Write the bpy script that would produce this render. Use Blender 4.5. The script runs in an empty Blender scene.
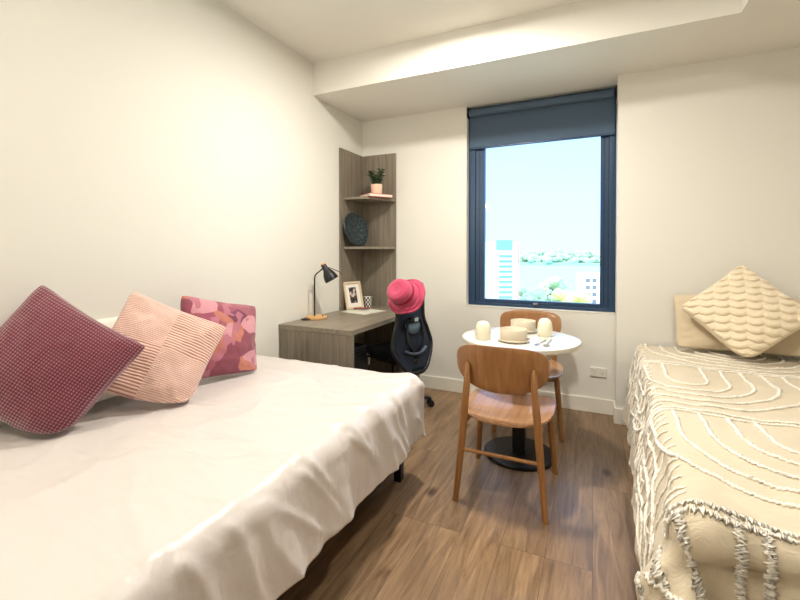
import bpy, bmesh, math, random
from mathutils import Vector, Matrix, noise
C = bpy.context.scene.collection
PI = math.pi
random.seed(7)

# ------------------------------------------------------------------ helpers
def lin(c):
    return tuple(((v/255)/12.92 if v/255 <= .04045 else ((v/255+.055)/1.055)**2.4) for v in c)+(1,)

def mesh_obj(name, bm, mat=None, parent=None, smooth=False, mats=None, auto=None):
    me = bpy.data.meshes.new(name)
    bmesh.ops.recalc_face_normals(bm, faces=bm.faces[:])
    bm.to_mesh(me); bm.free()
    for m in (mats or ([mat] if mat else [])):
        me.materials.append(m)
    if smooth:
        for p in me.polygons: p.use_smooth = True
    o = bpy.data.objects.new(name, me); C.objects.link(o)
    if parent: o.parent = parent
    if auto is not None:
        me.set_sharp_from_angle(angle=math.radians(auto))
    return o

def tag(o, label=None, cat=None, group=None, kind=None):
    if label: o['label'] = label
    if cat: o['category'] = cat
    if group: o['group'] = group
    if kind: o['kind'] = kind
    return o

def thing(name, label, cat, loc=(0, 0, 0), rotz=0, group=None, kind=None):
    o = bpy.data.objects.new(name, None); C.objects.link(o)
    o.empty_display_size = .1
    o.location = loc; o.rotation_euler = (0, 0, rotz)
    return tag(o, label, cat, group, kind)

def dup(root, loc, rotz, label=None):
    r = root.copy(); C.objects.link(r); r.location = loc; r.rotation_euler = (0, 0, rotz)
    if label: r['label'] = label
    for ch in list(root.children):
        c = ch.copy(); C.objects.link(c); c.parent = r
        for g in list(ch.children):
            d = g.copy(); C.objects.link(d); d.parent = c
    return r

def bx(bm, x0, x1, y0, y1, z0, z1, bev=0, seg=2, mi=0):
    r = bmesh.ops.create_cube(bm, size=1)
    vs = r['verts']
    for v in vs:
        v.co = Vector(((x0+x1)/2+v.co.x*(x1-x0), (y0+y1)/2+v.co.y*(y1-y0), (z0+z1)/2+v.co.z*(z1-z0)))
    fs = set(f for v in vs for f in v.link_faces)
    for f in fs: f.material_index = mi
    if bev > 0:
        es = list(set(e for v in vs for e in v.link_edges))
        bmesh.ops.bevel(bm, geom=es, offset=bev, segments=seg, affect='EDGES', profile=.5)
    return vs

def tube(bm, pts, rad, n=10, caps=True, mi=0, flat=1.0):
    """tube along points; rad number or list"""
    pts = [Vector(p) for p in pts]
    m = len(pts)
    if not hasattr(rad, '__len__'): rad = [rad]*m
    rings = []
    up = None
    for i, p in enumerate(pts):
        t = (pts[min(i+1, m-1)]-pts[max(i-1, 0)])
        if t.length < 1e-9: t = Vector((0, 0, 1))
        t.normalize()
        if up is None:
            a = Vector((0, 0, 1)) if abs(t.z) < .9 else Vector((1, 0, 0))
            up = (a-t*a.dot(t)).normalized()
        else:
            up = (up-t*up.dot(t))
            if up.length < 1e-6: up = Vector((1, 0, 0))
            up.normalize()
        s = t.cross(up)
        rings.append([bm.verts.new(p+(up*math.sin(2*PI*k/n)*flat+s*math.cos(2*PI*k/n))*rad[i]) for k in range(n)])
    for i in range(m-1):
        for k in range(n):
            f = bm.faces.new((rings[i][k], rings[i][(k+1) % n], rings[i+1][(k+1) % n], rings[i+1][k]))
            f.material_index = mi
    if caps:
        for r in (rings[0], rings[-1]):
            f = bm.faces.new(r); f.material_index = mi
    return rings

def lathe(bm, prof, n=40, c=(0, 0, 0), mi=0, close=False):
    """prof list of (r,z)"""
    rings = []
    for r, z in prof:
        if r < 1e-6:
            rings.append([bm.verts.new((c[0], c[1], c[2]+z))])
        else:
            rings.append([bm.verts.new((c[0]+r*math.cos(2*PI*k/n), c[1]+r*math.sin(2*PI*k/n), c[2]+z)) for k in range(n)])
    R = rings+([rings[0]] if close else [])
    for a, b in zip(R[:-1], R[1:]):
        for k in range(n):
            k2 = (k+1) % n
            if len(a) == 1 and len(b) == 1: continue
            if len(a) == 1: f = bm.faces.new((a[0], b[k2], b[k]))
            elif len(b) == 1: f = bm.faces.new((a[k], a[k2], b[0]))
            else: f = bm.faces.new((a[k], a[k2], b[k2], b[k]))
            f.material_index = mi
    return rings

def prism(bm, poly, z0, z1, bev=0, M=None, mi=0):
    """poly list of (x,y) extruded z0..z1, M optional matrix"""
    a = [bm.verts.new((x, y, z0)) for x, y in poly]
    b = [bm.verts.new((x, y, z1)) for x, y in poly]
    fs = [bm.faces.new(a[::-1]), bm.faces.new(b)]
    n = len(poly)
    for i in range(n):
        fs.append(bm.faces.new((a[i], a[(i+1) % n], b[(i+1) % n], b[i])))
    for f in fs: f.material_index = mi
    if bev:
        es = [e for e in fs[0].edges]+[e for e in fs[1].edges]
        r = bmesh.ops.bevel(bm, geom=es, offset=bev, segments=2, affect='EDGES', profile=.5)
    if M is not None:
        vs = set(v for f in fs if f.is_valid for v in f.verts) | set(a+b)
        vs = [v for v in vs if v.is_valid]
        if bev: vs = list(set(vs) | set(v for v in r['verts'] if v.is_valid))
        for v in vs: v.co = M @ v.co
    return a+b

def fn(x, y, z=0): return noise.noise(Vector((x, y, z)))

# ------------------------------------------------------------------ materials
def mat(name, col, rough=.5, metal=0, spec=.5, sheen=0, coat=0):
    m = bpy.data.materials.new(name); m.use_nodes = True
    b = m.node_tree.nodes['Principled BSDF']
    b.inputs['Base Color'].default_value = lin(col)
    b.inputs['Roughness'].default_value = rough
    b.inputs['Metallic'].default_value = metal
    b.inputs['Specular IOR Level'].default_value = spec
    b.inputs['Sheen Weight'].default_value = sheen
    b.inputs['Coat Weight'].default_value = coat
    return m

class NT:
    def __init__(s, m):
        s.t = m.node_tree; s.b = s.t.nodes['Principled BSDF']
    def n(s, ty, **k):
        o = s.t.nodes.new(ty)
        for a, v in k.items():
            if a.startswith('i_'):
                o.inputs[a[2:].replace('_', ' ')].default_value = v
            else: setattr(o, a, v)
        return o
    def l(s, a, b): s.t.links.new(a, b)
    def coords(s, scale=(1, 1, 1), rot=(0, 0, 0), loc=(0, 0, 0), kind='Object'):
        tc = s.n('ShaderNodeTexCoord'); mp = s.n('ShaderNodeMapping')
        mp.inputs['Scale'].default_value = scale; mp.inputs['Rotation'].default_value = rot
        mp.inputs['Location'].default_value = loc
        s.l(tc.outputs[kind], mp.inputs['Vector']); return mp.outputs['Vector']
    def noise(s, vec, scale=5, detail=4, rough=.5, dist=0):
        o = s.n('ShaderNodeTexNoise'); o.inputs['Scale'].default_value = scale
        o.inputs['Detail'].default_value = detail; o.inputs['Roughness'].default_value = rough
        o.inputs['Distortion'].default_value = dist
        s.l(vec, o.inputs['Vector']); return o.outputs['Fac']
    def ramp(s, fac, stops, interp='LINEAR'):
        r = s.n('ShaderNodeValToRGB'); r.color_ramp.interpolation = interp
        e = r.color_ramp.elements
        while len(e) < len(stops): e.new(.5)
        for i, (p, c) in enumerate(stops):
            e[i].position = p; e[i].color = lin(c) if len(c) == 3 else c
        s.l(fac, r.inputs['Fac']); return r.outputs['Color']
    def bump(s, h, strength=.3, dist=.01, normal=None):
        b = s.n('ShaderNodeBump'); b.inputs['Strength'].default_value = strength
        b.inputs['Distance'].default_value = dist
        s.l(h, b.inputs['Height'])
        if normal is not None: s.l(normal, b.inputs['Normal'])
        return b.outputs['Normal']
    def mix(s, fac, a, b, typ='MIX'):
        m = s.n('ShaderNodeMix', data_type='RGBA', blend_type=typ)
        for sock, v in ((m.inputs[0], fac), (m.inputs[6], a), (m.inputs[7], b)):
            if hasattr(v, 'node'): s.l(v, sock)
            else: sock.default_value = v if not isinstance(v, tuple) or len(v) == 4 else lin(v)
        return m.outputs[2]
    def math(s, op, a, b=0.0):
        m = s.n('ShaderNodeMath', operation=op)
        for i, v in enumerate((a, b)):
            if hasattr(v, 'node'): s.l(v, m.inputs[i])
            else: m.inputs[i].default_value = v
        return m.outputs[0]

def wood(name, dark, light, scale=(18, 18, 1.2), rough=.42, detail=6, band=.5, coat=0):
    m = mat(name, light, rough, coat=coat); t = NT(m)
    v = t.coords(scale)
    n1 = t.noise(v, 2.2, detail, .6, .35)
    mid = tuple((a+b)/2 for a, b in zip(dark, light))
    c = t.ramp(n1, [(.28, dark), (.5, mid), (.72, light)])
    t.l(c, t.b.inputs['Base Color'])
    t.l(t.bump(n1, .08, .002), t.b.inputs['Normal'])
    return m

def paint(name, col, rough=.85):
    m = mat(name, col, rough, spec=.25); t = NT(m)
    n = t.noise(t.coords((1, 1, 1)), 180, 3, .6)
    t.l(t.bump(n, .05, .001), t.b.inputs['Normal'])
    return m

M_wall = paint('wall_paint', (228, 225, 216))
M_ceil = paint('ceiling_paint', (230, 227, 218))
M_skirt = mat('skirting_paint', (230, 225, 212), .45)
M_frame = mat('window_metal', (40, 65, 94), .36, .2)
M_rubber = mat('black_seal', (18, 20, 24), .6)
M_chrome = mat('chrome', (200, 200, 202), .2, 1)
M_blackmetal = mat('black_metal', (14, 15, 18), .42, .2)
M_black = mat('black_plastic', (12, 13, 17), .5)
M_desk = wood('grey_laminate', (108, 98, 85), (144, 133, 116), (16, 16, 1.0), .5)
M_desktop = wood('grey_laminate_top', (114, 104, 90), (150, 139, 122), (16, 1.0, 16), .42)
M_edge = mat('laminate_edge', (150, 138, 120), .5)
M_oak = wood('oak_veneer', (138, 92, 52), (172, 124, 78), (14, 14, 1.1), .36, coat=.15)
M_oakseat = wood('oak_seat_veneer', (156, 114, 80), (190, 148, 112), (14, 1.1, 14), .26, coat=.35)
M_oakleg = wood('oak_solid', (140, 94, 52), (172, 124, 76), (30, 30, 1.5), .38)
M_tabletop = mat('table_laminate', (222, 222, 214), .22)
M_tableedge = mat('table_edge', (206, 200, 184), .4)
M_cer = mat('cream_stoneware', (216, 204, 182), .38)
M_cer2 = mat('pale_cream_glaze', (235, 226, 200), .32)
M_steel = mat('steel', (170, 170, 172), .22, 1)
M_matt = mat('mattress_fabric', (205, 200, 190), .9)
M_base = mat('dark_bed_base', (28, 27, 29), .85)

# floor boards
M_floor = mat('oak_boards', (150, 122, 98), .38); t = NT(M_floor)
v = t.coords((1, 1, 1), (0, 0, PI/2), kind='Object')
br = t.n('ShaderNodeTexBrick'); t.l(v, br.inputs['Vector'])
br.inputs['Scale'].default_value = 1; br.inputs['Mortar Size'].default_value = .0009
br.inputs['Mortar Smooth'].default_value = .3; br.inputs['Bias'].default_value = 0
br.inputs['Brick Width'].default_value = 1.85; br.inputs['Row Height'].default_value = .185
br.offset = .37; br.offset_frequency = 3
br.inputs['Color1'].default_value = (0, 0, 0, 1); br.inputs['Color2'].default_value = (1, 1, 1, 1)
br.inputs['Mortar'].default_value = (.5, .5, .5, 1)
sep = t.n('ShaderNodeSeparateColor'); t.l(br.outputs['Color'], sep.inputs[0])
# per-board offset of grain
tc = t.n('ShaderNodeTexCoord'); cmb = t.n('ShaderNodeCombineXYZ')
t.l(t.math('MULTIPLY', sep.outputs[0], 7.3), cmb.inputs[1]); t.l(t.math('MULTIPLY', sep.outputs[0], 3.1), cmb.inputs[0])
add = t.n('ShaderNodeVectorMath', operation='ADD'); t.l(tc.outputs['Object'], add.inputs[0]); t.l(cmb.outputs[0], add.inputs[1])
mp = t.n('ShaderNodeMapping'); mp.inputs['Scale'].default_value = (9, .9, 1); t.l(add.outputs[0], mp.inputs['Vector'])
g1 = t.noise(mp.outputs[0], 3.2, 8, .62, .9)
mp2 = t.n('ShaderNodeMapping'); mp2.inputs['Scale'].default_value = (2.4, .7, 1); t.l(add.outputs[0], mp2.inputs['Vector'])
g2 = t.noise(mp2.outputs[0], 1.6, 3, .5, .6)
base = t.ramp(g1, [(.25, (108, 84, 60)), (.5, (156, 128, 98)), (.78, (190, 162, 128))])
tone = t.ramp(g2, [(.3, (196, 190, 186)), (.7, (255, 250, 244))])
c1 = t.mix(.75, base, tone, 'MULTIPLY')
bt = t.ramp(sep.outputs[0], [(0, (214, 208, 204)), (1, (255, 252, 248))])
c2 = t.mix(.8, c1, bt, 'MULTIPLY')
# knots
vo = t.n('ShaderNodeTexVoronoi'); vo.inputs['Scale'].default_value = 1.0
mp3 = t.n('ShaderNodeMapping'); mp3.inputs['Scale'].default_value = (3.4, 1.9, 1); t.l(add.outputs[0], mp3.inputs['Vector'])
t.l(mp3.outputs[0], vo.inputs['Vector'])
kn = t.math('ADD', vo.outputs['Distance'], t.math('MULTIPLY', g1, .10))
kc = t.ramp(kn, [(.07, (86, 66, 50)), (.10, (140, 118, 98)), (.17, (255, 255, 255))])
c3 = t.mix(.85, c2, kc, 'MULTIPLY')
c4 = t.mix(br.outputs['Fac'], c3, (70, 55, 44))
t.l(c4, t.b.inputs['Base Color'])
rr = t.ramp(g1, [(.2, (.30,)*3+(1,)), (.8, (.46,)*3+(1,))]); t.l(rr, t.b.inputs['Roughness'])
hb = t.mix(br.outputs['Fac'], g1, (0, 0, 0, 1))
t.l(t.bump(hb, .12, .003), t.b.inputs['Normal'])

# fabrics
def fabric(name, col, rough=.8, sheen=.2, sc=600, st=.15, col2=None):
    m = mat(name, col, rough, sheen=sheen, spec=.3); t = NT(m)
    v = t.coords((1, 1, 1))
    n = t.noise(v, sc, 2, .5)
    t.l(t.bump(n, st, .0015), t.b.inputs['Normal'])
    if col2:
        t.l(t.ramp(t.noise(v, 3, 3), [(.3, col), (.7, col2)]), t.b.inputs['Base Color'])
    return m
M_duvet = mat('satin_cotton', (214, 206, 201), .36, spec=.55, sheen=.15); t = NT(M_duvet)
v = t.coords((1, 1, 1))
na = t.noise(t.coords((1.0, 2.6, 1.6), (0, 0, .6)), 3.2, 2.5, .45, 1.0)
nb = t.noise(v, 22, 4, .6, .4)
t.l(t.bump(nb, .16, .01, t.bump(na, .34, .03)), t.b.inputs['Normal'])
M_spread = fabric('cotton_spread', (209, 195, 170), .9, .2, 350, .3); t = NT(M_spread)
wn = t.noise(t.coords((3, 9, 5), (0, 0, .3)), 3.0, 5, .6, .9)
for l_ in list(t.b.inputs['Normal'].links): t.t.links.remove(l_)
t.l(t.bump(t.noise(t.coords((1, 1, 1)), 350, 2), .3, .0015, t.bump(wn, .35, .02)), t.b.inputs['Normal'])
M_tuft = fabric('chenille', (247, 240, 226), .95, .3, 500, .4)
M_knit = fabric('chunky_knit', (230, 214, 186), .95, .3, 500, .6)
M_beige = fabric('beige_linen', (205, 188, 160), .85, .2, 400, .3)
M_wpillow = fabric('white_cotton', (232, 226, 214), .8, .1, 400, .2)
M_piping = mat('grey_zip', (150, 150, 158), .6)

M_burg = mat('burgundy_waffle', (128, 50, 62), .9, sheen=.6, spec=.2); t = NT(M_burg)
tc = t.n('ShaderNodeTexCoord'); sx = t.n('ShaderNodeSeparateXYZ'); t.l(tc.outputs['Object'], sx.inputs[0])
def ribs(t, sock, pitch, off=0.0):
    a = t.math('MULTIPLY', sock, 2*PI/pitch); a = t.math('ADD', a, off)
    s = t.math('SINE', a); return t.math('ADD', t.math('MULTIPLY', s, .5), .5)
rx = ribs(t, sx.outputs[0], .0105); ry = ribs(t, sx.outputs[1], .0105)
mn = t.math('MULTIPLY', t.math('POWER', rx, .6), t.math('ADD', t.math('MULTIPLY', ry, .6), .4))
t.l(t.ramp(mn, [(.05, (84, 32, 44)), (.5, (122, 54, 68)), (.97, (172, 108, 120))]), t.b.inputs['Base Color'])
t.l(t.bump(mn, .8, .004), t.b.inputs['Normal'])

M_pink = mat('pink_corduroy', (222, 178, 162), .85, sheen=.4, spec=.2); t = NT(M_pink)
tc = t.n('ShaderNodeTexCoord'); sx = t.n('ShaderNodeSeparateXYZ'); t.l(tc.outputs['Object'], sx.inputs[0])
fine = ribs(t, sx.outputs[1], .0085); coarse = ribs(t, sx.outputs[1], .0125)
qd = t.math('MULTIPLY', t.math('ADD', sx.outputs[0], 0.0), sx.outputs[1])
sel = t.math('GREATER_THAN', qd, 0.0)
cf = t.ramp(fine, [(.0, (205, 160, 146)), (.6, (228, 192, 178)), (1, (234, 200, 186))])
cc = t.ramp(coarse, [(.0, (158, 104, 96)), (.35, (214, 170, 154)), (1, (240, 206, 190))])
t.l(t.mix(sel, cf, cc), t.b.inputs['Base Color'])
hh = t.n('ShaderNodeMix', data_type='FLOAT'); t.l(sel, hh.inputs[0]); t.l(fine, hh.inputs[2]); t.l(coarse, hh.inputs[3])
t.l(t.bump(hh.outputs[0], .7, .004), t.b.inputs['Normal'])

M_flor = mat('patterned_velvet', (150, 80, 95), .75, sheen=.4, spec=.25); t = NT(M_flor)
v = t.coords((1, 1.25, 1), loc=(.31, .17, 0))
nz = t.n('ShaderNodeTexNoise'); nz.inputs['Scale'].default_value = 5; t.l(v, nz.inputs['Vector'])
mv = t.n('ShaderNodeVectorMath', operation='MULTIPLY_ADD')
t.l(nz.outputs['Color'], mv.inputs[0]); mv.inputs[1].default_value = (.12, .12, .0); t.l(v, mv.inputs[2])
vo = t.n('ShaderNodeTexVoronoi', feature='F1', distance='EUCLIDEAN'); vo.inputs['Scale'].default_value = 10.5
t.l(mv.outputs[0], vo.inputs['Vector'])
sc = t.n('ShaderNodeSeparateColor'); t.l(vo.outputs['Color'], sc.inputs[0])
pal = t.ramp(sc.outputs[0], [(0, (132, 66, 80)), (.22, (152, 84, 94)), (.42, (178, 108, 92)), (.54, (112, 54, 80)), (.64, (196, 138, 146)), (.76, (146, 70, 90)), (.965, (212, 172, 136))], 'CONSTANT')
mo = t.n('ShaderNodeMapping'); mo.inputs['Scale'].default_value = (2.6, 1.4, 1); mo.inputs['Rotation'].default_value = (0, 0, .8); t.l(mv.outputs[0], mo.inputs['Vector'])
vo2 = t.n('ShaderNodeTexVoronoi'); vo2.inputs['Scale'].default_value = 9; t.l(mo.outputs[0], vo2.inputs['Vector'])
s2 = t.n('ShaderNodeSeparateColor'); t.l(vo2.outputs['Color'], s2.inputs[0])
vein = t.math('GREATER_THAN', s2.outputs[1], .8)
t.l(t.mix(vein, pal, (172, 104, 118)), t.b.inputs['Base Color'])

# ------------------------------------------------------------------ room dimensions
XL, D, DP, X1, X2 = -2.155, 3.705, 3.534, -1.057, .156
ZS, ZC, DC, XS, ZSILL = 2.617, 2.883, 2.894, .727, .802
XR, YF = 2.05, -2.3
TH = .22

def struct(name, bm, m, parent=None, smooth=False):
    o = mesh_obj(name, bm, m, parent, smooth)
    if parent is None: o['kind'] = 'structure'
    return o

bm = bmesh.new(); bx(bm, XL-TH, XR+TH, YF-TH, D+TH, -.12, 0); struct('floor', bm, M_floor)
bm = bmesh.new(); bx(bm, XL-TH, XL, YF-TH, D+TH, 0, ZC+.3); struct('wall_left', bm, M_wall)
bm = bmesh.new(); bx(bm, XR, XR+TH, YF-TH, D+TH, 0, ZC+.3); struct('wall_right', bm, M_wall)
bm = bmesh.new(); bx(bm, XL, XR, YF-TH, YF, 0, ZC+.3); struct('wall_front', bm, M_wall)
bm = bmesh.new()
bx(bm, XL, X1, D, D+TH, 0, ZC+.3)
bx(bm, X1, X2, D, D+TH, 0, ZSILL)
bx(bm, X1, X2, D, D+TH, ZS+.0, ZC+.3)
bx(bm, X2, XR, DP, D+TH, 0, ZC+.3)
struct('wall_back', bm, M_wall)
bm = bmesh.new()
bx(bm, XL, XR, YF, D, ZC, ZC+.3)
bx(bm, XL, XR, DC, D, ZS, ZC)
bx(bm, XS, XR, YF, DC, ZS, ZC)
struct('ceiling', bm, M_ceil)
# skirting
bm = bmesh.new(); bx(bm, XL+.002, X2+.0-.014, D-.014, D, 0, .118, .003); bx(bm, X2-.014, X2, DP-.014, D, 0, .118, .003)
bx(bm, X2, XR, DP-.014, DP, 0, .118, .003); struct('baseboard_back', bm, M_skirt)
bm = bmesh.new(); bx(bm, XL, XL+.014, YF, D-.015, 0, .118, .003); struct('baseboard_left', bm, M_skirt)
bm = bmesh.new(); bx(bm, XR-.014, XR, YF, DP-.015, 0, .118, .003); struct('baseboard_right', bm, M_skirt)

# ------------------------------------------------------------------ window
win = thing('window_1', 'dark blue framed window looking out over water and buildings', 'window', ((X1+X2)/2, D, ZSILL), kind='structure')
def wl(bmf, name, m, **k):
    bm = bmesh.new(); bmf(bm); return mesh_obj(name, bm, m, win, **k)
cx = (X1+X2)/2
def rect_frame(bm, x0, x1, z0, z1, wl_, wr, wb, wt, y0, y1, bev=.003):
    bx(bm, x0, x0+wl_, y0, y1, z0, z1, bev); bx(bm, x1-wr, x1, y0, y1, z0, z1, bev)
    bx(bm, x0+wl_, x1-wr, y0, y1, z0, z0+wb, bev); bx(bm, x0+wl_, x1-wr, y0, y1, z1-wt, z1, bev)
w0, w1 = X1-cx, X2-cx
hh_ = ZS-ZSILL
wl(lambda bm: rect_frame(bm, w0, w1, 0.0, hh_, .062, .05, .03, .04, .07, .16), 'window_frame', M_frame)
wl(lambda bm: rect_frame(bm, w0+.055, w1-.043, .024, hh_-.035, .088, .070, .04, .06, .085, .145), 'sash', M_frame)
def grooves(bm):
    for xx in (w0+.062, w0+.100, w1-.052, w1-.085):
        bx(bm, xx-.0025, xx+.0025, .0835, .0865, .05, hh_-.05)
wl(grooves, 'seal', M_rubber)
M_glass = mat('glass', (255, 255, 255), 0, spec=.5)
t = NT(M_glass)
gl = t.n('ShaderNodeBsdfTransparent'); gs = t.n('ShaderNodeBsdfGlossy'); gs.inputs['Roughness'].default_value = .02
fr = t.n('ShaderNodeFresnel'); fr.inputs['IOR'].default_value = 1.3
mx = t.n('ShaderNodeMixShader'); t.l(fr.outputs[0], mx.inputs[0]); t.l(gl.outputs[0], mx.inputs[1]); t.l(gs.outputs[0], mx.inputs[2])
t.l(mx.outputs[0], t.t.nodes['Material Output'].inputs['Surface'])
wl(lambda bm: bx(bm, w0+.14, w1-.11, .112, .118, .06, hh_-.09), 'pane', M_glass)
hd = wl(lambda bm: (bx(bm, -.02, .13, .072, .084, .035, .05, .003), bx(bm, -.03, .015, .055, .075, .032, .053, .004)), 'handle', M_frame)
def latch(bm): bx(bm, -.027, .012, .05, .056, .036, .05, .002)
wl(latch, 'latch', M_chrome)
wl(lambda bm: bx(bm, w0+.001, w1-.001, -.004, .07, .0, .006, .002), 'window_sill', M_skirt)

# roller blind
bl = thing('roller_blind', 'charcoal roller blind pulled partway down over the window top', 'blind', (cx, D+.03, ZS))
M_blind = fabric('blind_fabric', (80, 98, 118), .75, 0, 700, .1)
bm = bmesh.new(); bx(bm, w0+.012, w1-.012, .026, .029, -.37, -.06, 0); mesh_obj('fabric', bm, M_blind, bl)
bm = bmesh.new(); bx(bm, w0+.012, w1-.012, .018, .034, -.385, -.365, .005); mesh_obj('bottom_bar', bm, M_frame, bl)
bm = bmesh.new(); tube(bm, [(w0+.02, 0, -.058), (w1-.02, 0, -.058)], .035, 24); mesh_obj('roller', bm, M_blind, bl, smooth=True, auto=40)
for sx_ in (w0+.002, w1-.012):
    bm = bmesh.new(); bx(bm, sx_, sx_+.010, -.04, .03, -.10, -.012, .003); mesh_obj('bracket', bm, M_black, bl)
bm = bmesh.new(); bx(bm, w0+.002, w1-.002, -.01, .03, -.014, -.003, .002); mesh_obj('head_rail', bm, mat('pale_rail', (150, 152, 150), .4), bl)

# ------------------------------------------------------------------ draped cloth
class Drape:
    """cloth plane coordinates (u,v) = world x,y on top; overhang beyond the rectangle x0..x1,y0..y1 falls down"""
    def __init__(s, x0, x1, y0, y1, z, r=.07, skew=None, flare=.06, fold=.03, ff=7., topn=.006, seed=0, foldfn=None, dmax=None):
        s.dmax = dmax
        s.x0, s.x1, s.y0, s.y1, s.z, s.r = x0, x1, y0, y1, z, r
        s.skew = skew or (lambda y: 0); s.flare = flare; s.fold = fold; s.ff = ff; s.topn = topn; s.seed = seed
        s.foldfn = foldfn
    def base(s, u, v):
        r = s.r
        qx = min(max(u, s.x0+r), s.x1-r); qy = min(max(v, s.y0+r), s.y1-r)
        dx, dy = u-qx, v-qy
        d = math.hypot(dx, dy)
        if s.dmax and d > s.dmax: dx *= s.dmax/d; dy *= s.dmax/d; d = s.dmax
        if d < 1e-7:
            P = Vector((u, v, s.z)); n = Vector((0, 0, 1)); hang = 0; nd = Vector((0, 0, 0))
        else:
            nd = Vector((dx/d, dy/d, 0)); a = d/r
            if a < PI/2:
                P = Vector((qx, qy, s.z-r))+nd*(r*math.sin(a))+Vector((0, 0, r*math.cos(a)))
                hang = 0; n = nd*math.sin(a)+Vector((0, 0, math.cos(a)))
            else:
                hang = d-r*PI/2
                P = Vector((qx, qy, s.z-r-hang))+nd*r
                n = nd
                out = s.flare*(hang/.4)
                ph = qx*1.0+qy*1.0+math.atan2(dy, dx)*.18
                if s.foldfn: out += s.foldfn(ph, hang)
                else:
                    k = min(1, hang/.3)
                    out += s.fold*k*(fn(ph*s.ff, s.seed+1.3, hang*1.5)*1.4+.5*fn(ph*s.ff*2.3, s.seed+7.7, hang*2))
                P += nd*out
        return P, n
    def pt(s, u, v, off=0.0):
        P, n = s.base(u, v)
        w = s.topn*(fn(u*2.6+s.seed, v*1.9, 0)*1.5+.8*fn(u*6, v*4.2+s.seed, 3)+.45*fn(u*15, v*9, 9))
        P = P+n*(w+off)
        P.x += s.skew(P.y)
        return P
    def mesh(s, u0, u1, v0, v1, step, extra=None):
        nu = int((u1-u0)/step)+1; nv = int((v1-v0)/step)+1
        bm = bmesh.new(); g = []
        for i in range(nu+1):
            row = []
            for j in range(nv+1):
                u = u0+(u1-u0)*i/nu; v = v0+(v1-v0)*j/nv
                o = extra(u, v) if extra else 0
                row.append(bm.verts.new(s.pt(u, v, o)))
            g.append(row)
        for i in range(nu):
            for j in range(nv):
                bm.faces.new((g[i][j], g[i+1][j], g[i+1][j+1], g[i][j+1]))
        return bm

def solid(o, th, off=-1):
    m = o.modifiers.new('thickness', 'SOLIDIFY'); m.thickness = th; m.offset = off; return o

# left bed
LB0, LB1 = .2, 2.215
bed = thing('bed', 'low bed on black legs standing along the left wall under a white duvet', 'bed', (-1.5, 1.2, 0))
bm = bmesh.new(); bx(bm, -.62, .55, -.95, .93, .17, .33, .01); mesh_obj('bed_base', bm, M_base, bed)
bm = bmesh.new(); bx(bm, -.63, .56, -.96, .95, .33, .555, .04, 4); mesh_obj('mattress', bm, M_matt, bed, smooth=True, auto=50)
for x_, y_ in ((.50, .93), (-.55, .93), (.50, -.9), (-.55, -.9)):
    bm = bmesh.new(); bx(bm, x_-.022, x_+.022, y_-.022, y_+.022, 0, .175, .004); mesh_obj('leg', bm, M_blackmetal, bed)

def lfold(ph, h):
    k = min(1, h/.25)
    a = fn(ph*5.5-h*2.2, 1.7, h*.8)
    b = fn(ph*13-h*4.0, 5.1, h*1.5)
    return k*(.026*a+.016*b)
dr = Drape(XL-.3, -.865, LB0-.02, 2.195, .602, .075, None, .03, topn=.004, foldfn=lfold, seed=3, dmax=.37)
def lx(u, v):
    # creases running down from the aisle edge and long shallow folds on top
    e = max(0, 1-abs(u+.90)/.30)
    r1 = 1-abs(fn(v*5.0-(u)*3.2, u*1.2, 4.4))*2.4
    r2 = 1-abs(fn(u*2.2+v*3.6, v*1.1-u*2, 8.8))*3.0
    q = .016*e*max(0, r1)**2+.0055*max(0, r2)**2*(1 if u < -.9 else .6)
    if u > -.87: q += .010*max(0, 1-abs(fn(v*7-(u)*5, 2.2, u*2))*3.2)**2
    return q
bm = dr.mesh(XL+.03, -.865+.30, LB0-.02-.3, 2.195+.30, .0125, lx)
duv = mesh_obj('duvet', bm, M_duvet, None, smooth=True); solid(duv, .008)
tag(duv, 'creased white satin duvet spread over the left bed and hanging over its edge', 'duvet')

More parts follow.
